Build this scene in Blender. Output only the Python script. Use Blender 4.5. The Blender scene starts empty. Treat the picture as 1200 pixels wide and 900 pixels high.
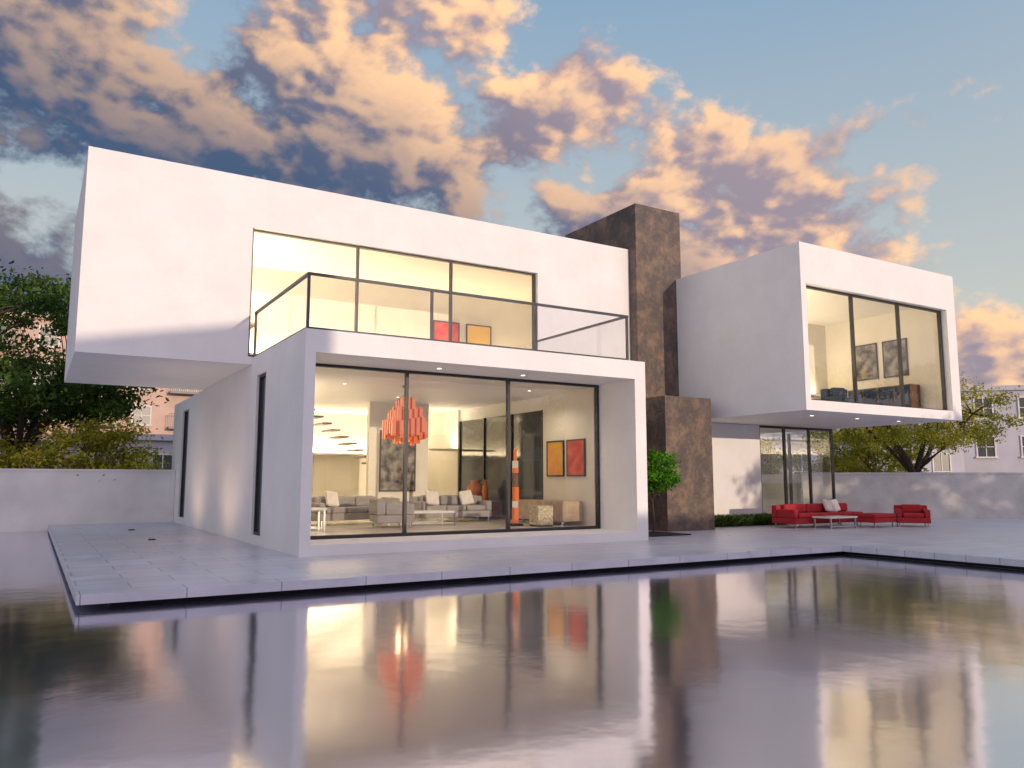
import bpy, math, random, mathutils
from mathutils import Vector
D=bpy.data; SC=bpy.context.scene; COL=SC.collection
random.seed(7)
SC.view_settings.view_transform='Standard'; SC.view_settings.look='None'; SC.view_settings.exposure=0; SC.view_settings.gamma=1

# ---------------------------------------------------------------- materials
def newmat(name):
    m=D.materials.new(name); m.use_nodes=True
    nt=m.node_tree; nt.nodes.clear()
    out=nt.nodes.new('ShaderNodeOutputMaterial')
    return m,nt,out
def N(nt,t,**k):
    n=nt.nodes.new(t)
    for a,b in k.items(): setattr(n,a,b)
    return n
def pmat(name,col,rough=.6,var=.08,scale=3.,bump=.0,bscale=40.,metal=0.,col2=None,detail=5.,spec=.5,coords='Object'):
    m,nt,out=newmat(name); L=nt.links.new
    b=N(nt,'ShaderNodeBsdfPrincipled'); L(b.outputs[0],out.inputs[0])
    tc=N(nt,'ShaderNodeTexCoord')
    no=N(nt,'ShaderNodeTexNoise'); no.inputs['Scale'].default_value=scale; no.inputs['Detail'].default_value=detail
    L(tc.outputs[coords],no.inputs['Vector'])
    cr=N(nt,'ShaderNodeValToRGB'); L(no.outputs[0],cr.inputs[0])
    c2=col2 if col2 else tuple(min(1,c*(1+var)) for c in col)
    c1=col if col2 else tuple(c*(1-var) for c in col)
    cr.color_ramp.elements[0].position=.33; cr.color_ramp.elements[0].color=(*c1,1)
    cr.color_ramp.elements[1].position=.67; cr.color_ramp.elements[1].color=(*c2,1)
    L(cr.outputs[0],b.inputs['Base Color'])
    b.inputs['Roughness'].default_value=rough; b.inputs['Metallic'].default_value=metal
    b.inputs['Specular IOR Level'].default_value=spec
    if bump>0:
        n2=N(nt,'ShaderNodeTexNoise'); n2.inputs['Scale'].default_value=bscale; n2.inputs['Detail'].default_value=6
        L(tc.outputs[coords],n2.inputs['Vector'])
        bp=N(nt,'ShaderNodeBump'); bp.inputs['Strength'].default_value=bump; bp.inputs['Distance'].default_value=.02
        L(n2.outputs[0],bp.inputs['Height']); L(bp.outputs[0],b.inputs['Normal'])
    return m
def glassmat(name,tint=(.96,.97,.97),f0=.045,gain=1.0):
    m,nt,out=newmat(name); L=nt.links.new
    t=N(nt,'ShaderNodeBsdfTransparent'); t.inputs[0].default_value=(*tint,1)
    g=N(nt,'ShaderNodeBsdfGlossy'); g.inputs['Roughness'].default_value=.01
    ge=N(nt,'ShaderNodeNewGeometry'); dt=N(nt,'ShaderNodeVectorMath',operation='DOT_PRODUCT'); L(ge.outputs['Incoming'],dt.inputs[0]); L(ge.outputs['Normal'],dt.inputs[1])
    ab=N(nt,'ShaderNodeMath',operation='ABSOLUTE'); L(dt.outputs['Value'],ab.inputs[0])
    su=N(nt,'ShaderNodeMath',operation='SUBTRACT'); su.inputs[0].default_value=1; L(ab.outputs[0],su.inputs[1])
    pw=N(nt,'ShaderNodeMath',operation='POWER'); L(su.outputs[0],pw.inputs[0]); pw.inputs[1].default_value=5
    mu=N(nt,'ShaderNodeMath',operation='MULTIPLY_ADD'); L(pw.outputs[0],mu.inputs[0]); mu.inputs[1].default_value=.9*gain; mu.inputs[2].default_value=f0*gain; mu.use_clamp=True
    mx=N(nt,'ShaderNodeMixShader'); L(mu.outputs[0],mx.inputs[0]); L(t.outputs[0],mx.inputs[1]); L(g.outputs[0],mx.inputs[2]); L(mx.outputs[0],out.inputs[0])
    return m
def emat(name,col,s):
    m,nt,out=newmat(name)
    e=N(nt,'ShaderNodeEmission'); e.inputs[0].default_value=(*col,1); e.inputs[1].default_value=s
    nt.links.new(e.outputs[0],out.inputs[0]); return m

def plaster_mat():
    m,nt,out=newmat('white_render_plaster'); L=nt.links.new
    b=N(nt,'ShaderNodeBsdfPrincipled'); L(b.outputs[0],out.inputs[0]); b.inputs['Roughness'].default_value=.7
    tc=N(nt,'ShaderNodeTexCoord')
    n1=N(nt,'ShaderNodeTexNoise'); n1.inputs['Scale'].default_value=.8; n1.inputs['Detail'].default_value=10; n1.inputs['Roughness'].default_value=.7
    L(tc.outputs['Object'],n1.inputs['Vector'])
    cr=N(nt,'ShaderNodeValToRGB'); L(n1.outputs[0],cr.inputs[0])
    cr.color_ramp.elements[0].position=.3; cr.color_ramp.elements[0].color=(.755,.745,.73,1)
    cr.color_ramp.elements[1].position=.62; cr.color_ramp.elements[1].color=(.83,.82,.805,1)
    se=N(nt,'ShaderNodeSeparateXYZ'); L(tc.outputs['Object'],se.inputs[0])
    ad=N(nt,'ShaderNodeMath',operation='ADD'); L(se.outputs[0],ad.inputs[0]); L(se.outputs[1],ad.inputs[1])
    cb=N(nt,'ShaderNodeCombineXYZ'); L(ad.outputs[0],cb.inputs[0]); L(se.outputs[2],cb.inputs[1])
    br=N(nt,'ShaderNodeTexBrick'); br.offset=0; br.inputs['Scale'].default_value=1; br.inputs['Brick Width'].default_value=1.35; br.inputs['Row Height'].default_value=2.7; br.inputs['Mortar Size'].default_value=.006; br.inputs['Mortar Smooth'].default_value=1
    br.inputs['Color1'].default_value=(1,1,1,1); br.inputs['Color2'].default_value=(.98,.98,.98,1); br.inputs['Mortar'].default_value=(.93,.93,.93,1); L(cb.outputs[0],br.inputs['Vector'])
    mm=N(nt,'ShaderNodeMix',data_type='RGBA',blend_type='MULTIPLY'); mm.inputs[0].default_value=1; L(cr.outputs[0],mm.inputs[6]); L(br.outputs[0],mm.inputs[7])
    L(mm.outputs[2],b.inputs['Base Color'])
    n3=N(nt,'ShaderNodeTexNoise'); n3.inputs['Scale'].default_value=9; n3.inputs['Detail'].default_value=12; n3.inputs['Roughness'].default_value=.75; L(tc.outputs['Object'],n3.inputs['Vector'])
    bp=N(nt,'ShaderNodeBump'); bp.inputs['Strength'].default_value=.35; bp.inputs['Distance'].default_value=.012; L(n3.outputs[0],bp.inputs['Height'])
    L(bp.outputs[0],b.inputs['Normal'])
    return m
PL=plaster_mat()
CREAM=pmat('interior_cream_paint',(.77,.735,.65),.6,.03,2)
CEIL=pmat('interior_ceiling_paint',(.82,.80,.75),.6,.02,2)
IFLOOR=pmat('interior_floor_tile',(.62,.58,.52),.25,.06,2)
FRAME=pmat('window_frame_metal',(.05,.05,.055),.4,.1,8,metal=.5)
RAILM=pmat('rail_metal',(.06,.065,.08),.4,.1,8,metal=.3)
GLASS=glassmat('window_glass',(.92,.93,.92),.09,1.0)
RGLASS=glassmat('balustrade_glass',(.90,.92,.94),.07,1.0)
DGLASS=pmat('smoked_glass',(.05,.06,.07),.06,.1,1,spec=.8)

def slate_mat():
    m,nt,out=newmat('rusty_slate'); L=nt.links.new
    b=N(nt,'ShaderNodeBsdfPrincipled'); L(b.outputs[0],out.inputs[0]); b.inputs['Roughness'].default_value=.42
    tc=N(nt,'ShaderNodeTexCoord')
    n1=N(nt,'ShaderNodeTexNoise'); n1.inputs['Scale'].default_value=1.7; n1.inputs['Detail'].default_value=14; n1.inputs['Roughness'].default_value=.78
    L(tc.outputs['Object'],n1.inputs['Vector'])
    cr=N(nt,'ShaderNodeValToRGB'); L(n1.outputs[0],cr.inputs[0])
    e=cr.color_ramp.elements
    e[0].position=.3; e[0].color=(.045,.038,.038,1)
    e[1].position=.74; e[1].color=(.33,.21,.125,1)
    x=e.new(.47); x.color=(.085,.065,.056,1)
    x=e.new(.58); x.color=(.185,.122,.08,1)
    L(cr.outputs[0],b.inputs['Base Color'])
    n2=N(nt,'ShaderNodeTexNoise'); n2.inputs['Scale'].default_value=7; n2.inputs['Detail'].default_value=12; n2.inputs['Roughness'].default_value=.7; L(tc.outputs['Object'],n2.inputs['Vector'])
    bp=N(nt,'ShaderNodeBump'); bp.inputs['Strength'].default_value=.8; bp.inputs['Distance'].default_value=.04; L(n2.outputs[0],bp.inputs['Height']); L(bp.outputs[0],b.inputs['Normal'])
    return m
SLATE=slate_mat()

def paving_mat():
    m,nt,out=newmat('stone_paving'); L=nt.links.new
    b=N(nt,'ShaderNodeBsdfPrincipled'); L(b.outputs[0],out.inputs[0])
    tc=N(nt,'ShaderNodeTexCoord')
    br=N(nt,'ShaderNodeTexBrick'); br.offset=.5
    br.inputs['Scale'].default_value=1; br.inputs['Brick Width'].default_value=1.2; br.inputs['Row Height'].default_value=.6
    br.inputs['Mortar Size'].default_value=.008; br.inputs['Mortar Smooth'].default_value=.1
    br.inputs['Color1'].default_value=(.52,.535,.60,1); br.inputs['Color2'].default_value=(.59,.60,.66,1); br.inputs['Mortar'].default_value=(.26,.26,.31,1)
    L(tc.outputs['Object'],br.inputs['Vector'])
    n=N(nt,'ShaderNodeTexNoise'); n.inputs['Scale'].default_value=1.3; n.inputs['Detail'].default_value=9; n.inputs['Roughness'].default_value=.65; L(tc.outputs['Object'],n.inputs['Vector'])
    mr=N(nt,'ShaderNodeMapRange'); mr.inputs['From Min'].default_value=.3; mr.inputs['From Max'].default_value=.7; mr.inputs['To Min'].default_value=.82; mr.inputs['To Max'].default_value=1.08; L(n.outputs[0],mr.inputs[0])
    mx=N(nt,'ShaderNodeVectorMath',operation='SCALE'); L(br.outputs[0],mx.inputs[0]); L(mr.outputs[0],mx.inputs['Scale'])
    L(mx.outputs[0],b.inputs['Base Color'])
    r2=N(nt,'ShaderNodeMapRange'); r2.inputs['From Min'].default_value=.3; r2.inputs['From Max'].default_value=.7; r2.inputs['To Min'].default_value=.26; r2.inputs['To Max'].default_value=.45; L(n.outputs[0],r2.inputs[0]); L(r2.outputs[0],b.inputs['Roughness'])
    bp=N(nt,'ShaderNodeBump'); bp.inputs['Strength'].default_value=.3; bp.inputs['Distance'].default_value=.01; bp.invert=True; L(br.outputs['Fac'],bp.inputs['Height']); L(bp.outputs[0],b.inputs['Normal'])
    return m
PAVE=paving_mat()
CONC=pmat('garden_wall_concrete',(.50,.49,.47),.8,.2,1.6,bump=.4,bscale=12,col2=(.66,.65,.63),detail=9)
WHWALL=pmat('white_garden_wall_render',(.68,.675,.65),.8,.2,.9,bump=.3,bscale=12,col2=(.82,.81,.79),detail=9)

def water_mat():
    m,nt,out=newmat('pool_water'); L=nt.links.new
    d=N(nt,'ShaderNodeBsdfDiffuse'); d.inputs[0].default_value=(.05,.055,.10,1)
    g=N(nt,'ShaderNodeBsdfGlossy'); g.inputs['Roughness'].default_value=.11; g.inputs['Color'].default_value=(.95,.94,1,1)
    f=N(nt,'ShaderNodeFresnel'); f.inputs[0].default_value=1.33
    mr=N(nt,'ShaderNodeMapRange'); mr.inputs['From Min'].default_value=0; mr.inputs['From Max'].default_value=.5; mr.inputs['To Min'].default_value=.72; mr.inputs['To Max'].default_value=.90; L(f.outputs[0],mr.inputs[0])
    mx=N(nt,'ShaderNodeMixShader'); L(mr.outputs[0],mx.inputs[0]); L(d.outputs[0],mx.inputs[1]); L(g.outputs[0],mx.inputs[2]); L(mx.outputs[0],out.inputs[0])
    tc=N(nt,'ShaderNodeTexCoord'); n=N(nt,'ShaderNodeTexNoise'); n.inputs['Scale'].default_value=.9; n.inputs['Detail'].default_value=4; L(tc.outputs['Object'],n.inputs['Vector'])
    bp=N(nt,'ShaderNodeBump'); bp.inputs['Strength'].default_value=.16; bp.inputs['Distance'].default_value=.04; L(n.outputs[0],bp.inputs['Height'])
    L(bp.outputs[0],g.inputs['Normal'])
    return m
WATER=water_mat()

# ---------------------------------------------------------------- helpers
def empty(name,loc=(0,0,0)):
    o=D.objects.new(name,None); o.location=loc; o.empty_display_size=.3; COL.objects.link(o); return o
def meshobj(name,vs,fs,mats,parent=None,mi=None,smooth=False):
    me=D.meshes.new(name); me.from_pydata(vs,[],fs)
    for m in (mats if isinstance(mats,(list,tuple)) else [mats]): me.materials.append(m)
    if mi: me.polygons.foreach_set('material_index',mi)
    if smooth: me.polygons.foreach_set('use_smooth',[True]*len(fs))
    me.update(); o=D.objects.new(name,me); COL.objects.link(o)
    if parent: o.parent=parent
    return o
def boxes(name,lst,mat,parent=None,bevel=0):
    vs=[];fs=[]
    for (x0,x1,y0,y1,z0,z1) in lst:
        k=len(vs)
        vs+=[(x0,y0,z0),(x1,y0,z0),(x1,y1,z0),(x0,y1,z0),(x0,y0,z1),(x1,y0,z1),(x1,y1,z1),(x0,y1,z1)]
        fs+=[(k,k+3,k+2,k+1),(k+4,k+5,k+6,k+7),(k,k+1,k+5,k+4),(k+1,k+2,k+6,k+5),(k+2,k+3,k+7,k+6),(k+3,k,k+4,k+7)]
    o=meshobj(name,vs,fs,mat,parent)
    if bevel:
        b=o.modifiers.new('bevel','BEVEL'); b.width=bevel; b.segments=3; b.limit_method='ANGLE'
    return o
def panes(name,lst,mat,parent=None):
    vs=[];fs=[]
    for (ax,c,a0,a1,z0,z1) in lst:
        k=len(vs)
        if ax=='y': vs+=[(a0,c,z0),(a1,c,z0),(a1,c,z1),(a0,c,z1)]
        else: vs+=[(c,a0,z0),(c,a1,z0),(c,a1,z1),(c,a0,z1)]
        fs.append((k,k+1,k+2,k+3))
    return meshobj(name,vs,fs,mat,parent)
def cyl(name,p0,p1,r0,r1,mat,parent=None,seg=16):
    p0=Vector(p0);p1=Vector(p1);d=(p1-p0).normalized();a=d.orthogonal().normalized();b=d.cross(a)
    vs=[];fs=[]
    for p,r in((p0,r0),(p1,r1)):
        for i in range(seg):
            t=2*math.pi*i/seg; vs.append(p+a*math.cos(t)*r+b*math.sin(t)*r)
    for i in range(seg): fs.append((i,(i+1)%seg,seg+(i+1)%seg,seg+i))
    fs.append(tuple(range(seg-1,-1,-1))); fs.append(tuple(range(seg,2*seg)))
    return meshobj(name,[tuple(v) for v in vs],fs,mat,parent)
def lathe(name,prof,mat,parent=None,seg=24):
    vs=[];fs=[]
    for (r,z) in prof:
        for i in range(seg):
            t=2*math.pi*i/seg; vs.append((r*math.cos(t),r*math.sin(t),z))
    for k in range(len(prof)-1):
        for i in range(seg):
            fs.append((k*seg+i,k*seg+(i+1)%seg,(k+1)*seg+(i+1)%seg,(k+1)*seg+i))
    return meshobj(name,vs,fs,mat,parent,smooth=True)

# ---------------------------------------------------------------- ground / water / deck
GRASS=pmat('grass_ground',(.04,.06,.02),.9,.3,.4,col2=(.09,.11,.04))
meshobj('ground',[(-600,-600,-.6),(600,-600,-.6),(600,600,-.6),(-600,600,-.6)],[(0,1,2,3)],GRASS)
meshobj('water',[(-45,-28,-.19),(14.9,-28,-.19),(14.9,11.3,-.19),(14.9,28.95,-.19),(-45,28.95,-.19)],[(0,1,2,3,4)],WATER)
meshobj('pool_basin_rim',[(-45.6,-28.6,-.2),(15.2,-28.6,-.2),(15.2,29.5,-.2),(-45.6,29.5,-.2)],[(0,1,2,3)],CONC)
boxes('terrace',[(.56,14.8,11.0,34,-.12,0),(14.8,48,-20,34,-.12,0)],PAVE)
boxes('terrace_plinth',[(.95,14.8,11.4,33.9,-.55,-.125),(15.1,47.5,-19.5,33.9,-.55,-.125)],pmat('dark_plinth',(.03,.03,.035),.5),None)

# ---------------------------------------------------------------- house
H=empty('modern_house')
lw=[]
def wallx(x0,x1,y0,y1,z0,z1,holes):
    r=[];y=y0
    for (a,b,c,d) in holes:
        r.append((x0,x1,y,a,z0,z1)); 
        if c>z0: r.append((x0,x1,a,b,z0,c))
        r.append((x0,x1,a,b,d,z1)); y=b
    r.append((x0,x1,y,y1,z0,z1)); return r
lw+=[(4.2,12.35,14.35,30,0,.2)]
lw+=wallx(4.2,4.4,14.35,18.55,.2,3.74,[(17.2,18.0,.2,3.7)])
lw+=wallx(4.2,4.4,18.55,30,.2,3.74,[(26.9,28.1,.2,3.65)])
lw+=[(12.03,12.35,14.35,18.2,.2,3.74),(12.03,12.35,23.2,30,.2,3.74),(12.03,12.35,18.2,23.2,3.3,3.74),(4.4,12.03,29.7,30,.2,3.74)]
lw+=[(4.2,12.35,14.35,18.55,3.74,4.17),(4.2,12.35,18.55,30,3.74,4.015)]
boxes('lower_volume_walls',lw,PL,H)
boxes('slot_window_glass',[(4.3,4.32,17.2,18.0,.2,3.7),(4.3,4.32,26.9,28.1,.2,3.65)],DGLASS,H)
boxes('slot_window_frames',[(4.25,4.35,17.2,17.26,.2,3.7),(4.25,4.35,17.94,18.0,.2,3.7),(4.25,4.35,17.26,17.94,.2,.26),(4.25,4.35,17.26,17.94,3.64,3.7),(4.25,4.35,26.9,26.96,.2,3.65),(4.25,4.35,28.04,28.1,.2,3.65)],FRAME,H)
boxes('living_room_linings',[(4.41,4.47,15.85,17.15,.26,3.68),(4.41,4.47,18.05,26.8,.26,3.68),(11.96,12.02,15.87,18.18,.26,3.68),(4.47,11.96,26.5,26.6,.26,3.68),(11.95,12.02,23.25,26.5,.26,3.68),
   (8.4,10.3,22.0,22.2,.26,3.68)],CREAM,H)
boxes('living_room_ceiling',[(4.41,12.02,15.85,26.6,3.68,3.735)],CEIL,H)
boxes('living_room_floor',[(4.41,12.02,15.85,29.6,.205,.26)],IFLOOR,H)
boxes('side_smoked_glazing',[(12.0,12.06,18.2,23.2,.2,3.3)],DGLASS,H)
boxes('side_glazing_mullions',[(11.95,11.999,y,y+.06,.26,3.3) for y in (18.2,19.86,21.5,23.14)],FRAME,H)
gy=15.79
panes('living_room_glass',[('y',gy,4.46,11.97,.27,3.68)],GLASS,H)
fr=[(4.401,12.029,gy-.05,gy+.05,.201,.27),(4.401,12.029,gy-.05,gy+.05,3.68,3.738)]
for x in (4.44,6.86,9.42,12.0): fr.append((x-.035,x+.028,gy-.05,gy+.05,.27,3.68))
boxes('living_room_frames',fr,FRAME,H)
uv=[(.62,4.1,18.55,18.85,4.02,7.26),(12.05,15.4,18.55,18.85,4.02,7.26),(.62,15.4,18.55,18.85,7.26,8.47),(4.1,12.05,18.55,18.85,4.02,4.2),
 (.62,.92,18.85,24.6,4.02,8.47),(15.1,15.4,18.85,24.6,4.02,8.47),(.92,15.1,24.3,24.6,4.02,8.47),(.92,15.1,18.85,24.3,8.17,8.47),(.92,15.1,18.85,24.3,4.02,4.3)]
boxes('upper_volume_walls',uv,PL,H)
boxes('upper_room_linings',[(3.8,4.06,18.86,23.0,4.31,7.5),(14.9,15.0,18.86,23,4.31,7.5),(4.06,14.9,22.9,23,4.31,7.5)],CREAM,H)
boxes('upper_room_ceiling',[(3.8,15,18.86,23,7.5,7.56)],CEIL,H)
boxes('upper_room_floor',[(4.06,14.9,18.86,22.9,4.305,4.34)],IFLOOR,H)
panes('upper_window_glass',[('y',18.72,4.1,12.05,4.26,7.2)],GLASS,H)
fr=[(4.1,12.05,18.68,18.78,4.201,4.26),(4.1,12.05,18.68,18.78,7.22,7.258)]
for x in (4.13,6.74,9.37,12.02): fr.append((x-.03,x+.03,18.68,18.78,4.26,7.22))
boxes('upper_window_frames',fr,FRAME,H)
boxes('balcony_floor',[(4.35,12.2,14.5,18.54,4.175,4.2)],PAVE,H)
bx0,bx1,by0=4.24,11.86,14.40
panes('balustrade_glass_panels',[('y',by0,bx0+.03,bx1-.03,4.21,5.2),('x',bx0,by0+.03,18.54,4.21,5.2),('x',bx1,by0+.03,18.54,4.21,5.2)],RGLASS,H)
rl=[(bx0-.03,bx1+.03,by0-.03,by0+.03,5.2,5.25),(bx0-.03,bx0+.03,by0+.03,18.54,5.2,5.25),(bx1-.03,bx1+.03,by0+.03,18.54,5.2,5.25),
    (bx0-.02,bx1+.02,by0-.025,by0+.025,4.172,4.21),(bx0-.02,bx0+.02,by0+.03,18.54,4.172,4.21)]
for x in (bx0,6.78,9.3,bx1): rl.append((x-.025,x+.025,by0-.025,by0+.025,4.21,5.2))
for x in (bx0,bx1): rl.append((x-.025,x+.025,18.48,18.53,4.21,5.2))
boxes('balustrade_rails',rl,RAILM,H)
boxes('slate_tower',[(15.403,17.23,18.2,21.96,-.0,9.85)],SLATE,H,bevel=.01)
boxes('slate_entrance_block',[(14.85,16.6,16.45,18.19,0,3.71)],SLATE,H,bevel=.01)
boxes('entrance_wall',[(12.36,15.39,18.7,18.9,0,4.01)],SLATE,H)
boxes('entrance_door',[(12.9,13.9,18.66,18.695,0,2.5)],pmat('dark_door_wood',(.05,.035,.03),.4),H)
rv=[(17.0,17.2,13.5,13.8,3.45,6.55),(23.65,24.1,13.5,13.8,3.45,6.55),(17.0,24.1,13.5,13.8,6.55,7.65),(17.0,24.1,13.5,13.8,3.18,3.45),
 (17.0,17.2,13.8,18.19,3.18,7.65),(17.24,17.5,18.19,20,3.18,7.65),(23.8,24.1,13.8,20,3.18,7.65),(17.5,23.8,19.7,20,3.18,7.65),
 (17.2,23.8,13.8,18.19,7.35,7.65),(17.5,23.8,18.19,19.7,7.35,7.65),(17.2,23.8,13.8,18.19,3.18,3.45),(17.5,23.8,18.19,19.7,3.18,3.45)]
boxes('right_volume_walls',rv,PL,H)
boxes('right_room_linings',[(17.21,17.27,13.85,17.9,3.5,6.8),(23.72,23.79,13.85,18,3.5,6.8),(17.27,23.72,17.9,18.0,3.5,6.8)],CREAM,H)
boxes('right_room_ceiling',[(17.21,23.79,13.85,18,6.8,6.85)],CEIL,H)
boxes('right_room_floor',[(17.21,23.79,13.85,18,3.455,3.5)],IFLOOR,H)
panes('right_window_glass',[('y',13.72,17.2,23.65,3.5,6.5)],GLASS,H)
fr=[(17.2,23.65,13.68,13.78,3.451,3.5),(17.2,23.65,13.68,13.78,6.5,6.549)]
for x in (17.23,19.36,21.5,23.62): fr.append((x-.035,x+.03,13.68,13.78,3.5,6.5))
boxes('right_window_frames',fr,FRAME,H)
boxes('right_ground_walls',[(16.61,20.3,18.0,18.18,0,3.17),(17.24,17.5,18.19,24,0,3.17),(17.5,22.3,23.7,24,0,3.17),(17.24,24.1,20.02,24,3.18,3.4)],PL,H)
boxes('right_ground_linings',[(17.5,22.3,23.6,23.69,.05,3.1),(17.52,20.25,18.19,18.25,.05,3.1)],CREAM,H)
boxes('right_ground_floor',[(17.5,24,18.2,23.6,.004,.04)],IFLOOR,H)
panes('right_ground_glass',[('y',18.08,20.3,24.0,.05,3.17),('x',24.0,18.12,23.7,.05,3.17)],GLASS,H)
fr=[(20.3,24.04,18.04,18.12,.003,.06),(20.3,24.04,18.04,18.12,3.1,3.17)]
for x in (20.33,21.55,22.8,24.0): fr.append((x-.04,x+.04,18.04,18.12,.06,3.1))
for y in (19.9,21.8,23.7): fr.append((23.96,24.04,y-.04,y+.04,.06,3.1))
boxes('right_ground_frames',fr,FRAME,H)
EM=emat('downlight_lens',(1,.85,.6),4)
def downlight(x,y,z,w,r=.05,ang=100):
    e=empty('recessed_downlight',(x,y,z)); 
    cyl('lens',(0,0,-.012),(0,0,-.002),r,r,EM,e)
    cyl('trim_ring',(0,0,-.008),(0,0,-.001),r*1.35,r*1.35,FRAME,e)
    l=D.lights.new('lamp','SPOT'); l.energy=w; l.color=(1,.82,.58); l.spot_size=math.radians(ang); l.spot_blend=.6; l.shadow_soft_size=.06
    o=D.objects.new('lamp',l); o.location=(0,0,-.03); COL.objects.link(o); o.parent=e
for x in (7.3,9.4): downlight(x,15.1,3.74,10)
for x in (18.6,20.6,22.6): downlight(x,14.6,3.18,10)
for x,y in ((6.3,18.2),(8.6,20.4),(10.9,17.2),(6.8,23.5)): downlight(x,y,3.68,75,.045,150)  # extra living room spots, added to brighten the dark lower walls
# added fill lamps imitating bounced warm light on the side wall and cantilever underside
for y in (20.3,24.6):
    e=empty('added_bounce_fill',(2.5,y,0))
    cyl('fill_housing',(0,0,.001),(0,0,.03),.08,.08,FRAME,e)
    l=D.lights.new('lamp','SPOT'); l.energy=110; l.color=(1,.68,.46); l.spot_size=math.radians(125); l.spot_blend=1; l.shadow_soft_size=.08
    o=D.objects.new('lamp',l); o.location=(0,0,.05); o.rotation_euler=Vector((-.75,0,-1)).to_track_quat('Z','Y').to_euler(); COL.objects.link(o); o.parent=e
def fill_ledge(x0,x1,y0,y1,z,w,col=(1,.78,.48)):  # invented ledge with an upward fill light, added to brighten the rooms
    e=empty('added_fill_ledge',((x0+x1)/2,(y0+y1)/2,z)); a=(x1-x0)/2;b=(y1-y0)/2
    boxes('ledge',[(-a,a,-b,b,-.06,0)],CEIL,e)
    l=D.lights.new('fill_strip','AREA'); l.shape='RECTANGLE'; l.size=2*a-.06; l.size_y=2*b-.06; l.energy=w; l.color=col
    o=D.objects.new('fill_strip',l); o.location=(0,0,.012); o.rotation_euler=(math.pi,0,0); COL.objects.link(o); o.parent=e
WARM=(1,.80,.54)
fill_ledge(4.48,4.78,18.3,26,2.4,160,WARM); fill_ledge(5.0,11.5,26.2,26.49,2.3,160,WARM)
fill_ledge(10.6,11.94,23.3,23.5,2.4,30,WARM)
fill_ledge(4.07,4.4,19,22.6,5.1,170,(1,.75,.45)); fill_ledge(4.5,14.5,22.55,22.85,4.9,230,(1,.75,.45))
fill_ledge(17.28,17.6,14.3,17.8,4.6,110,(1,.79,.5)); fill_ledge(17.7,23.0,17.6,17.89,4.3,80,(1,.79,.5))
fill_ledge(17.6,22.2,23.3,23.59,2.5,130,WARM)

# ---------------------------------------------------------------- furniture
def fabric(n,c): return pmat(n,c,.85,.08,6,bump=.15,bscale=120)
RED=fabric('red_fabric',(.40,.02,.028)); GREY=fabric('grey_fabric',(.33,.31,.30)); WHT=fabric('white_cushion',(.75,.72,.68)); NAVY=fabric('navy_fabric',(.03,.05,.09))
CHR=pmat('brushed_steel',(.5,.5,.5),.3,.05,20,metal=.9)
def sofa(name,loc,rot,w,mat,arms=(1,1),d=.9,h=.68,n=3,cush=None,s=1):
    e=empty(name,loc); e.rotation_euler=(0,0,rot); e.scale=(s,s,s)
    al=.18 if arms[0] else 0; ar=.18 if arms[1] else 0
    boxes('base',[(0,w,-d,0,.12,.30)],mat,e,.02)
    boxes('backrest',[(0,w,-.2,.02,.30,h)],mat,e,.04)
    if arms[0]: boxes('arm_left',[(0,.17,-d+.01,-.2,.30,.56)],mat,e,.04)
    if arms[1]: boxes('arm_right',[(w-.17,w,-d+.01,-.2,.30,.56)],mat,e,.04)
    cw=(w-al-ar)/n
    for i in range(n):
        boxes('seat_cushion_%d'%(i+1),[(al+i*cw+.01,al+(i+1)*cw-.01,-d-.02,-.2,.30,.44)],mat,e,.045)
        boxes('back_cushion_%d'%(i+1),[(al+i*cw+.015,al+(i+1)*cw-.015,-.36,-.2,.44,h+.03)],mat,e,.06)
    for i,(x,y) in enumerate(((.08,-d+.06),(w-.08,-d+.06),(.08,-.08),(w-.08,-.08))): cyl('leg_%d'%(i+1),(x,y,0),(x,y,.13),.02,.02,CHR,e,8)
    if cush:
        for i,cx in enumerate(cush):
            c=boxes('scatter_cushion_%d'%(i+1),[(-.2,.2,-.06,.06,-.2,.2)],WHT,e,.05); c.location=(cx,-.47,.64); c.rotation_euler=(-.35,.12*(-1)**i,.2)
    return e
def table(name,loc,w,d,h,mat,legm):
    e=empty(name,loc)
    boxes('top',[(0,w,0,d,h-.05,h)],mat,e,.008)
    boxes('legs',[(a,a+.04,b,b+.04,0,h-.05) for a in (.03,w-.07) for b in (.03,d-.07)],legm,e)
    boxes('lower_rails',[(.07,w-.07,.04,.06,.05,.08),(.07,w-.07,d-.06,d-.04,.05,.08)],legm,e)
    return e
sofa('red_sofa',(19.0,16.5,0),0,3.3,RED,(1,0),n=3,cush=(2.1,2.45),s=.95)
sofa('red_armchair',(23.0,15.2,0),-.9,1.0,RED,(1,1),n=1,s=.92)
e=empty('red_ottoman',(21.2,14.6,0)); boxes('cushion',[(0,1.0,0,.75,.28,.40)],RED,e,.04); boxes('base',[(.02,.98,.02,.73,.14,.28)],RED,e,.01)
boxes('legs',[(a,a+.03,b,b+.03,0,.14) for a in(.06,.9) for b in(.06,.65)],CHR,e)
WTOP=pmat('white_lacquer',(.75,.73,.72),.2,.02); WOOD=pmat('walnut_wood',(.16,.08,.045),.4,.3,5); LWOOD=pmat('light_oak',(.45,.33,.22),.4,.2,5)
table('white_coffee_table',(19.6,14.9,0),1.2,.65,.34,WTOP,CHR)
sofa('grey_sofa',(5.9,20.1,.26),.25,2.2,GREY,cush=(.6,))
sofa('grey_sofa',(9.0,20.4,.26),-.1,2.1,GREY,cush=(.5,1.5))
sofa('grey_armchair',(7.0,17.7,.26),math.radians(80),.95,GREY,n=1)
sofa('navy_armchair',(22.0,16.9,3.5),-.3,.9,NAVY,n=1,h=.85)
table('coffee_table',(7.9,17.9,.26),1.3,.8,.36,WTOP,CHR)
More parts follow.
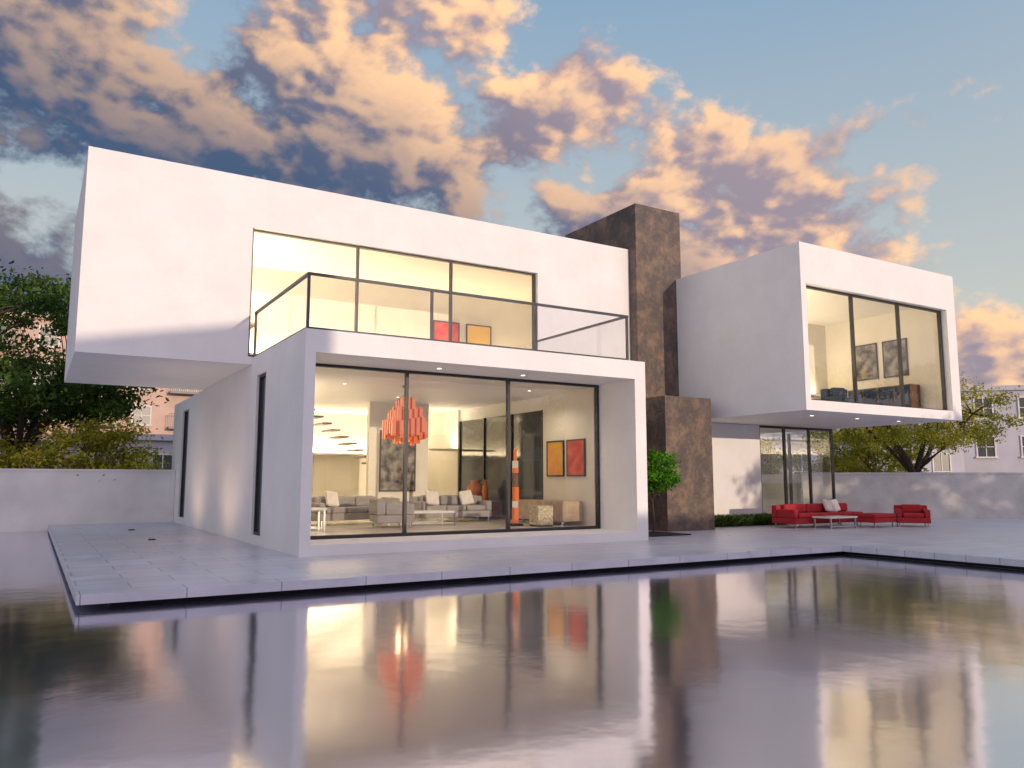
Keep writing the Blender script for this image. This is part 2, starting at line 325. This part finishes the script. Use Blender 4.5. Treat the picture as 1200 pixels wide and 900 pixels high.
table('side_table',(5.2,17.4,.26),.5,.5,.5,WTOP,CHR)
e=empty('tv_console',(11.3,16.3,.26)); boxes('carcass',[(0,.6,0,2.1,.1,.6)],LWOOD,e,.005); boxes('doors',[(-.012,-.002,.02+i*.7,.66+i*.7,.13,.57) for i in range(3)],LWOOD,e); boxes('feet',[(.05,.1,.1,.15,0,.1),(.05,.1,1.95,2.0,0,.1)],CHR,e)
e=empty('low_cabinet',(11.2,20.2,.26)); boxes('carcass',[(0,.65,0,2.4,.1,.5)],WOOD,e,.005); boxes('drawers',[(-.012,-.002,.02+i*.6,.58+i*.6,.13,.47) for i in range(4)],LWOOD,e)
e=empty('sideboard',(23.15,14.5,3.5)); boxes('carcass',[(0,.5,0,2.2,.1,.85)],WOOD,e,.005); boxes('doors',[(-.012,-.002,.02+i*.55,.53+i*.55,.13,.82) for i in range(4)],NAVY,e); boxes('feet',[(.05,.1,.1,.15,0,.1),(.05,.1,2.05,2.1,0,.1)],CHR,e)
TERRA=pmat('terracotta',(.5,.17,.07),.5,.15,5)
v=lathe('terracotta_vase',[(.0,0),(.12,0),(.2,.08),(.27,.25),(.26,.4),(.16,.52),(.12,.56),(.17,.62),(.15,.62),(.10,.56)],TERRA); v.location=(11.45,21.1,.76)
v=lathe('tall_vase',[(.0,0),(.07,0),(.09,.1),(.1,.35),(.05,.5),(.045,.6),(.07,.64)],TERRA); v.location=(11.45,20.5,.76)
m,nt,out=newmat('orange_lamp_glass'); b=N(nt,'ShaderNodeBsdfPrincipled'); b.inputs['Base Color'].default_value=(.70,.16,.035,1); b.inputs['Roughness'].default_value=.3; b.inputs['Emission Color'].default_value=(1,.2,.03,1); b.inputs['Emission Strength'].default_value=.1; nt.links.new(b.outputs[0],out.inputs[0]); ORG=m
pe=empty('orange_pendant_lamp',(7.75,17.9,3.68))
cyl('ceiling_rose',(0,0,-.04),(0,0,0),.08,.08,FRAME,pe); cyl('rod',(0,0,-.5),(0,0,-.04),.012,.012,FRAME,pe,8)
sl=[]
for i in range(-3,4):
    for j in range(-3,4):
        r=max(abs(i),abs(j))
        if abs(i)+abs(j)>5: continue
        if r==0: zt,ln=-.25,.9
        elif r==1: zt,ln=-.32,1.05
        elif r==2: zt,ln=-.58,.75
        else: zt,ln=-.84,.38
        jz=random.uniform(-.1,.1); x=i*.14; y=j*.14
        sl.append((x-.045,x+.045,y-.045,y+.045,zt-ln+jz,zt+random.uniform(-.06,.06)))
boxes('orange_slats',sl,ORG,pe)
l=D.lights.new('bulb','POINT'); l.energy=10; l.color=(1,.6,.3); l.shadow_soft_size=.12; o=D.objects.new('bulb',l); o.location=(0,0,-1.65); COL.objects.link(o); o.parent=pe
fe=empty('block_floor_lamp',(10.35,17.0,.26))
WG=emat('lamp_white_glass',(1,.8,.55),.6)
boxes('orange_blocks',[(-.06,.06,-.06,.06,.06,.45),(-.05,.07,-.06,.06,.6,.95),(-.06,.06,-.06,.06,1.3,1.42),(-.03,.03,-.03,.03,1.6,1.9)],ORG,fe)
boxes('white_blocks',[(-.055,.055,-.055,.055,.45,.6),(-.055,.055,-.055,.055,1.42,1.6)],WG,fe)
boxes('dark_blocks',[(-.055,.055,-.055,.055,.95,1.3)],WOOD,fe)
boxes('foot',[(-.14,.14,-.14,.14,0,.06)],FRAME,fe)
PAT=pmat('patterned_fabric',(.75,.65,.4),.8,.1,18,col2=(.35,.3,.2),detail=1)
e=empty('patterned_pouf',(10.75,16.45,.26)); boxes('body',[(-.22,.22,-.22,.22,.03,.5)],PAT,e,.03); boxes('plinth',[(-.2,.2,-.2,.2,0,.03)],FRAME,e)
def painting(loc,w,h,axis,mat):
    e=empty('framed_painting',loc); t=.04
    if axis=='x':
        boxes('canvas',[(-.03,-.01,-w/2+.04,w/2-.04,-h/2+.04,h/2-.04)],mat,e)
        boxes('frame',[(-t,0,-w/2,-w/2+.04,-h/2,h/2),(-t,0,w/2-.04,w/2,-h/2,h/2),(-t,0,-w/2+.04,w/2-.04,-h/2,-h/2+.04),(-t,0,-w/2+.04,w/2-.04,h/2-.04,h/2)],FRAME,e)
    else:
        boxes('canvas',[(-w/2+.04,w/2-.04,-.03,-.01,-h/2+.04,h/2-.04)],mat,e)
        boxes('frame',[(-w/2,-w/2+.04,-t,0,-h/2,h/2),(w/2-.04,w/2,-t,0,-h/2,h/2),(-w/2+.04,w/2-.04,-t,0,-h/2,-h/2+.04),(-w/2+.04,w/2-.04,-t,0,h/2-.04,h/2)],FRAME,e)
PR=pmat('red_abstract_art',(.55,.03,.03),.6,.1,4,col2=(.7,.12,.06),detail=1); PY=pmat('yellow_abstract_art',(.75,.42,.05),.6,.1,4,col2=(.8,.3,.08),detail=1); PB=pmat('dark_abstract_art',(.02,.02,.025),.6,.1,4,col2=(.35,.32,.28),detail=4); PBl=pmat('blue_abstract_art',(.08,.1,.15),.6,.1,6,col2=(.5,.5,.45))
PY2=pmat('golden_abstract_art',(.8,.5,.06),.6,.1,3,col2=(.85,.55,.1),detail=1)
painting((11.955,17.55,1.95),.8,.95,'x',PY); painting((11.955,16.62,1.95),.8,.95,'x',PR)
painting((9.3,21.998,1.95),1.15,1.8,'y',PB); painting((7.6,26.49,1.6),1.0,1.2,'y',PBl)
painting((11.3,22.89,6.05),.95,.95,'y',PR); painting((12.5,22.89,6.05),.95,.95,'y',PY2)
painting((23.715,16.35,5.3),.85,1.2,'x',PB); painting((23.715,15.3,5.3),.85,1.2,'x',PB); painting((20.9,23.59,1.5),1.3,1.1,'y',PB)
se=empty('floating_staircase',(0,0,0))
boxes('treads',[(6.7+i*.26,6.7+i*.26+.29,22.7,23.6,3.4-i*.19,3.45-i*.19) for i in range(15)],WOOD,se)
boxes('stringer',[(10.1,10.16,23.12,23.18,.26,.75)],FRAME,se)

# ---------------------------------------------------------------- garden walls
def wallseg(p0,p1,th,z0,z1):
    p0=Vector((*p0,0));p1=Vector((*p1,0));d=(p1-p0);n=Vector((-d.y,d.x,0)).normalized()*th
    vs=[]
    for z in(z0,z1):
        for p in (p0,p1,p1+n,p0+n): vs.append((p.x,p.y,z))
    return vs,[(0,3,2,1),(4,5,6,7),(0,1,5,4),(1,2,6,5),(2,3,7,6),(3,0,4,7)]
e=empty('garden_wall'); meshobj('wall_body',*wallseg((-46,29),(4.19,29),.3,-.5,1.68),WHWALL,e); meshobj('coping',*wallseg((-46,28.97),(4.19,28.97),.36,1.68,1.74),WHWALL,e)
e=empty('garden_wall'); meshobj('wall_body',*wallseg((24.9,20.1),(47,3.2),.3,-.1,1.62),CONC,e); meshobj('coping',*wallseg((24.88,20.08),(47,3.17),.36,1.62,1.68),CONC,e)
meshobj('return_wall',*wallseg((24.3,23.8),(24.9,20.4),.3,-.1,1.62),CONC,e)

# ---------------------------------------------------------------- trees
BARK=pmat('tree_bark',(.06,.043,.032),.9,.3,8,bump=.5,bscale=25)
def leafmat(n,c):
    m,nt,out=newmat(n); L=nt.links.new
    d=N(nt,'ShaderNodeBsdfDiffuse'); t=N(nt,'ShaderNodeBsdfTranslucent'); mx=N(nt,'ShaderNodeMixShader'); mx.inputs[0].default_value=.35
    tc=N(nt,'ShaderNodeTexCoord'); no=N(nt,'ShaderNodeTexNoise'); no.inputs['Scale'].default_value=1.3; no.inputs['Detail'].default_value=3; L(tc.outputs['Object'],no.inputs['Vector'])
    cr=N(nt,'ShaderNodeValToRGB'); cr.color_ramp.elements[0].position=.35; cr.color_ramp.elements[1].position=.65
    cr.color_ramp.elements[0].color=tuple(x*.65 for x in c)+(1,); cr.color_ramp.elements[1].color=tuple(x*1.35 for x in c)+(1,)
    L(no.outputs[0],cr.inputs[0]); L(cr.outputs[0],d.inputs[0]); L(cr.outputs[0],t.inputs[0]); L(d.outputs[0],mx.inputs[1]); L(t.outputs[0],mx.inputs[2]); L(mx.outputs[0],out.inputs[0]); return m
DG=[leafmat('leaf_dark_1',(.045,.09,.022)),leafmat('leaf_dark_2',(.075,.135,.033)),leafmat('leaf_dark_3',(.13,.20,.05))]
YG=[leafmat('leaf_yellow_1',(.26,.28,.035)),leafmat('leaf_yellow_2',(.44,.41,.05)),leafmat('leaf_yellow_3',(.58,.50,.07))]
BG=[leafmat('leaf_bright_1',(.08,.23,.018)),leafmat('leaf_bright_2',(.12,.33,.03)),leafmat('leaf_bright_3',(.06,.16,.018))]
def tree_mesh(rnd,fork,crown_c,crown_r,nclump,nleaf,leaf,clump_r,r0,mats,lean=(0,0),nl=6):
    vs=[];fs=[];mi=[]
    def tube(pts,rad,seg=7):
        k0=len(vs)
        for i,(p,r) in enumerate(zip(pts,rad)):
            d=(pts[min(i+1,len(pts)-1)]-pts[max(i-1,0)]).normalized(); a=d.orthogonal().normalized(); b=d.cross(a)
            for s in range(seg):
                t=2*math.pi*s/seg; q=p+a*math.cos(t)*r+b*math.sin(t)*r; vs.append(tuple(q))
        for i in range(len(pts)-1):
            for s in range(seg):
                fs.append((k0+i*seg+s,k0+i*seg+(s+1)%seg,k0+(i+1)*seg+(s+1)%seg,k0+(i+1)*seg+s)); mi.append(0)
    cc=Vector(crown_c); cr=Vector(crown_r)
    f0=Vector((lean[0],lean[1],fork))
    tube([Vector((0,0,-.1)),Vector((lean[0]*.4+.05,lean[1]*.4,fork*.5)),f0],[r0*1.25,r0*.95,r0*.85],10)
    limbs=[]
    for i in range(nl):
        t=2*math.pi*i/nl+rnd.uniform(-.3,.3); q=cc+Vector((math.cos(t)*cr.x*.55,math.sin(t)*cr.y*.55,rnd.uniform(-.25,.4)*cr.z))
        mid=f0.lerp(q,.5)+Vector((rnd.uniform(-.3,.3),rnd.uniform(-.3,.3),rnd.uniform(-.1,.35)))*cr.x*.3
        tube([f0,f0.lerp(mid,.5)+Vector((rnd.uniform(-.1,.1),rnd.uniform(-.1,.1),0)),mid,q],[r0*.55,r0*.42,r0*.32,r0*.16])
        limbs+= [mid,q,mid.lerp(q,.5)]
    for c in range(nclump):
        while True:
            u=Vector((rnd.uniform(-1,1),rnd.uniform(-1,1),rnd.uniform(-1,1)))
            if .35<u.length<1: break
        if u.z<-.5: u.z*=.6
        q=cc+Vector((u.x*cr.x,u.y*cr.y,u.z*cr.z))
        base=min(limbs,key=lambda p:(p-q).length)
        m=base.lerp(q,.5)+Vector((rnd.uniform(-.15,.15),rnd.uniform(-.15,.15),rnd.uniform(-.05,.2)))
        tube([base,m,q],[r0*.16,r0*.1,r0*.04],4)
        R=clump_r*rnd.uniform(.6,1.25); mm=1+rnd.choice((0,0,1,1,2))
        for l in range(nleaf):
            g=Vector((rnd.gauss(0,.5),rnd.gauss(0,.5),rnd.gauss(0,.3)))*R+q
            n=Vector((rnd.gauss(0,1),rnd.gauss(0,1),rnd.gauss(.6,1))).normalized(); a=n.orthogonal().normalized(); a.rotate(mathutils.Quaternion(n,rnd.uniform(0,6.28))); b=n.cross(a)
            s=leaf*rnd.uniform(.6,1.3); k=len(vs)
            vs.extend([tuple(g-a*s),tuple(g+b*s*.45),tuple(g+a*s),tuple(g-b*s*.45)]); fs.append((k,k+1,k+2,k+3)); mi.append(mm if rnd.random()<.7 else 1+rnd.randrange(3))
    me=D.meshes.new('tree'); me.from_pydata(vs,[],fs); me.materials.append(BARK)
    for m in mats: me.materials.append(m)
    me.polygons.foreach_set('material_index',mi); me.update(); return me
def place(name,me,loc,rot=0,s=1):
    o=D.objects.new(name,me); o.location=loc; o.rotation_euler=(0,0,rot); o.scale=(s,s,s); COL.objects.link(o); return o
rn=random.Random(3)
T1=tree_mesh(rn,2.6,(0,0,6.2),(4.8,4.4,3.7),135,190,.11,.8,.28,DG,nl=8)
place('broadleaf_tree',T1,(-.5,34.2,-.6),0)
T2=tree_mesh(rn,1.7,(0,0,3.8),(4.6,4.0,1.7),110,190,.065,.55,.22,YG,nl=8)
place('yellow_green_tree',T2,(30.9,19.4,-.1),.4)
T3=tree_mesh(rn,.8,(0,0,2.4),(2.3,2.2,1.6),80,150,.08,.55,.1,YG)
place('yellow_green_shrub',T3,(1.9,31.6,-.5),0); place('yellow_green_shrub',T3,(-2.4,32,-.5),2,.95)
place('yellow_green_shrub',T3,(33.5,23.5,-.4),1,1.1); place('yellow_green_shrub',T3,(26.5,24.5,-.4),3,.95)
T4=tree_mesh(rn,.9,(.2,0,1.5),(.5,.5,.68),70,45,.05,.19,.025,BG)
place('young_tree',T4,(13.4,15.4,0),0)
boxes('planting_bed',[(12.7,14.4,15.1,16.4,.003,.03)],pmat('dark_soil',(.03,.022,.018),.9,.3,10,bump=.6))
T5=tree_mesh(rn,3.0,(0,0,5.6),(3.6,3.6,2.3),60,110,.13,.7,.24,DG)
for x,y,r,s in ((34,-16,1,1.),(42,-6,2.3,1.2),(50,-2,4,1.2),(26,-15,.5,.8),(30,-18,3,1.0),(39,-12,5,1.0)): place('broadleaf_tree',T5,(x,y,-.5),r,s)
def plants(name,x0,x1,y0,y1,h,n,mats):
    vs=[];fs=[];mi=[]
    for i in range(n):
        x=random.uniform(x0,x1);y=random.uniform(y0,y1);hh=h*random.uniform(.4,1.1);t=random.uniform(0,6.28);dx=math.cos(t)*.03;dy=math.sin(t)*.03;lx=random.gauss(0,.1);ly=random.gauss(0,.1)
        k=len(vs); vs+= [(x-dx,y-dy,0),(x+dx,y+dy,0),(x+lx+dx*1.2,y+ly+dy*1.2,hh*.7),(x+lx*1.8,y+ly*1.8,hh)]; fs.append((k,k+1,k+2,k+3)); mi.append(random.randrange(len(mats)))
    return meshobj(name,vs,fs,mats,None,mi)
plants('ground_cover_plants',17.2,20.6,17.3,17.9,.34,2600,DG)

# ---------------------------------------------------------------- background buildings
TRIM=pmat('painted_trim',(.7,.68,.66),.6)
def building(name,loc,rot,w,d,h,floors,cols,wall,balc=False):
    e=empty(name,loc); e.rotation_euler=(0,0,rot)
    boxes('walls',[(0,w,0,d,0,h)],wall,e)
    boxes('cornice',[(-.25,w+.25,-.25,d+.25,h,h+.35)],wall,e)
    fh=h/floors; gl=[];fr=[];bl=[]
    for i in range(floors):
        for j in range(cols):
            cx=(j+.5)*w/cols; z=i*fh+fh*.3
            gl.append((cx-.55,cx+.55,-.03,-.01,z,z+fh*.5)); 
            fr+=[(cx-.65,cx-.55,-.08,-.004,z,z+fh*.5),(cx+.55,cx+.65,-.08,-.004,z,z+fh*.5),(cx-.65,cx+.65,-.08,-.004,z+fh*.5,z+fh*.5+.1),(cx-.72,cx+.72,-.14,-.004,z-.12,z),(cx-.03,cx+.03,-.06,-.031,z,z+fh*.5),(cx-.55,cx-.035,-.06,-.031,z+fh*.24,z+fh*.24+.05),(cx+.035,cx+.55,-.06,-.031,z+fh*.24,z+fh*.24+.05)]
            if balc and j%2==0:
                bl.append((cx-1.3,cx+1.3,-1.0,-.145,z-.3,z-.14))
                bl+=[(cx-1.3+k*.13,cx-1.27+k*.13,-1.0,-.97,z-.14,z+.75) for k in range(21)]+[(cx-1.3,cx+1.33,-1.01,-.96,z+.75,z+.8)]
    boxes('window_glass',gl,pmat('dull_window_glass',(.05,.06,.07),.35,.2,1),e); boxes('window_frames',fr,TRIM,e)
    if bl: boxes('balconies',bl,FRAME,e)
    return e
PEACH=pmat('peach_stucco',(.60,.43,.35),.8,.1,.6); LAV=pmat('pale_stucco',(.50,.50,.58),.8,.08,.6)
building('apartment_building',(-22,62,-.5),0,36,12,12.8,5,12,PEACH,True)
building('pale_low_building',(2,50,-.5),0,12,8,4.2,1,4,LAV)
building('townhouse',(55,34,-.5),-.75,26,12,8.3,3,9,LAV)
building('pale_low_building',(40,38,-.5),-.5,16,8,4.6,1,5,LAV)
e=empty('unseen_shadow_caster')  # unseen mass added behind the camera, its sloped top shaped to shade the facade
def prism(name,x0,x1,y0,y1,z0,za,zb,mat,par): 
    return meshobj(name,[(x0,y0,z0),(x1,y0,z0),(x1,y1,z0),(x0,y1,z0),(x0,y0,za),(x1,y0,zb),(x1,y1,zb),(x0,y1,za)],[(0,3,2,1),(4,5,6,7),(0,1,5,4),(1,2,6,5),(2,3,7,6),(3,0,4,7)],mat,par)
prism('sloped_shadow_block',-12,10.05,-38,-30,-.5,5.9,10.15,LAV,e)
boxes('low_shadow_block',[(10.06,52,-38,-30,-.5,5.3)],LAV,e)  # unseen lower part, added to keep the sun off the terrace edge
boxes('shadow_block_windows',[(x,x+2,-29.99,-29.95,.6,3.2) for x in range(-10,50,4)],DGLASS,e)

# ---------------------------------------------------------------- sun and sky
az=(.12,-1.0); el=math.radians(6)
sd=Vector((az[0],az[1],0)).normalized()*math.cos(el)+Vector((0,0,math.sin(el)))
s=D.lights.new('sun','SUN'); s.energy=2.5; s.angle=math.radians(.4); s.color=(1,.77,.57)
so=D.objects.new('sun',s); so.rotation_euler=sd.to_track_quat('Z','Y').to_euler(); COL.objects.link(so)
w=D.worlds.new('World'); SC.world=w; w.use_nodes=True; nt=w.node_tree; nt.nodes.clear(); L=nt.links.new
wo=N(nt,'ShaderNodeOutputWorld'); bgk=N(nt,'ShaderNodeBackground'); bgk.inputs[1].default_value=.1; L(bgk.outputs[0],wo.inputs[0])
sky=N(nt,'ShaderNodeTexSky'); sky.sky_type='NISHITA'; sky.sun_disc=False; sky.sun_elevation=el; sky.sun_rotation=math.atan2(sd.x,sd.y); sky.air_density=1.2; sky.dust_density=1.; sky.ozone_density=2.
tc=N(nt,'ShaderNodeTexCoord'); nm=N(nt,'ShaderNodeVectorMath',operation='NORMALIZE'); L(tc.outputs['Generated'],nm.inputs[0])
sx=N(nt,'ShaderNodeSeparateXYZ'); L(nm.outputs[0],sx.inputs[0])
def M(op,a,b=None,clamp=False):
    n=N(nt,'ShaderNodeMath',operation=op); n.use_clamp=clamp
    for i,v in enumerate((a,b)):
        if v is None: continue
        if isinstance(v,(int,float)): n.inputs[i].default_value=v
        else: L(v,n.inputs[i])
    return n.outputs[0]
def MR(v,a,b,c,d,smooth=True):
    n=N(nt,'ShaderNodeMapRange')
    if smooth: n.interpolation_type='SMOOTHSTEP'
    L(v,n.inputs[0])
    for i,x in enumerate((a,b,c,d)): n.inputs[i+1].default_value=x
    return n.outputs[0]
def MIX(f,a,b,bt='MIX'):
    n=N(nt,'ShaderNodeMix',data_type='RGBA',blend_type=bt)
    for k,v in ((0,f),(6,a),(7,b)):
        if isinstance(v,(int,float)): n.inputs[k].default_value=v
        elif isinstance(v,tuple): n.inputs[k].default_value=(*v,1)
        else: L(v,n.inputs[k])
    return n.outputs[2]
vs_=N(nt,'ShaderNodeVectorMath',operation='MULTIPLY'); L(nm.outputs[0],vs_.inputs[0]); vs_.inputs[1].default_value=(1,1,1.5)
def cloudnoise(off,scale,detail=10,rough=.60,dist=.1):
    a=N(nt,'ShaderNodeVectorMath',operation='ADD'); L(vs_.outputs[0],a.inputs[0]); a.inputs[1].default_value=off
    n=N(nt,'ShaderNodeTexNoise'); n.inputs['Scale'].default_value=scale; n.inputs['Detail'].default_value=detail; n.inputs['Roughness'].default_value=rough; n.inputs['Distortion'].default_value=dist
    L(a.outputs[0],n.inputs['Vector']); return n.outputs[0]
def off(k): return (5.3+.70*k,1.1-.42*k,2.9+.75*k)
SCL=6.5
n1=cloudnoise(off(0),SCL,13,.60); n1b=cloudnoise(off(.014),SCL,13,.60)
big1=cloudnoise(off(0),SCL,3.5); big2=cloudnoise(off(.04),SCL,3.5)
dp=N(nt,'ShaderNodeVectorMath',operation='DOT_PRODUCT'); L(nm.outputs[0],dp.inputs[0]); dp.inputs[1].default_value=(-.170,.672,-.721)
s_=dp.outputs['Value']
cov=MR(s_,-.09,.07,-.07,.20)
mask=MR(M('ADD',n1,cov),.57,.69,0,1)
litd=M('ADD',M('MULTIPLY',M('SUBTRACT',n1,n1b),.9),M('SUBTRACT',big1,big2))
lit=MR(litd,-.11,.15,0,1)
core=MR(n1,.5,.68,1,.68)
warm=MR(s_,.08,.38,1,.25)
warm2=MR(sx.outputs[2],.15,.48,.25,1)
litf=M('MULTIPLY',M('MULTIPLY',lit,core),M('MAXIMUM',M('MULTIPLY',warm,warm2),MR(s_,.22,.08,0,1)))
shade=MIX(MR(s_,.03,.33,0,1),(3.6,3.0,3.6),(.7,1.15,2.1))
cl=MIX(litf,shade,(12.0,7.4,4.1))
grad=MIX(MR(sx.outputs[2],.0,.62,0,1,False),(8.6,8.1,6.5),(2.4,4.3,6.6))
base=MIX(.8,sky.outputs[0],grad)
sdp=N(nt,'ShaderNodeVectorMath',operation='DOT_PRODUCT'); L(nm.outputs[0],sdp.inputs[0]); sdp.inputs[1].default_value=tuple(sd)
glow=MR(sdp.outputs['Value'],-.35,1,0,1)
base=MIX(glow,base,(9.0,7.6,8.8))
fm=MIX(mask,base,cl)
L(fm,bgk.inputs[0])

# ---------------------------------------------------------------- camera
cam=D.cameras.new('camera'); cam.sensor_width=36; cam.lens=929/1200*36; cam.clip_end=3000; cam.clip_start=.05
co=D.objects.new('camera',cam); co.location=(0,0,1.35); co.rotation_euler=(math.radians(97.0),0,math.radians(-31.1)); COL.objects.link(co); SC.camera=co
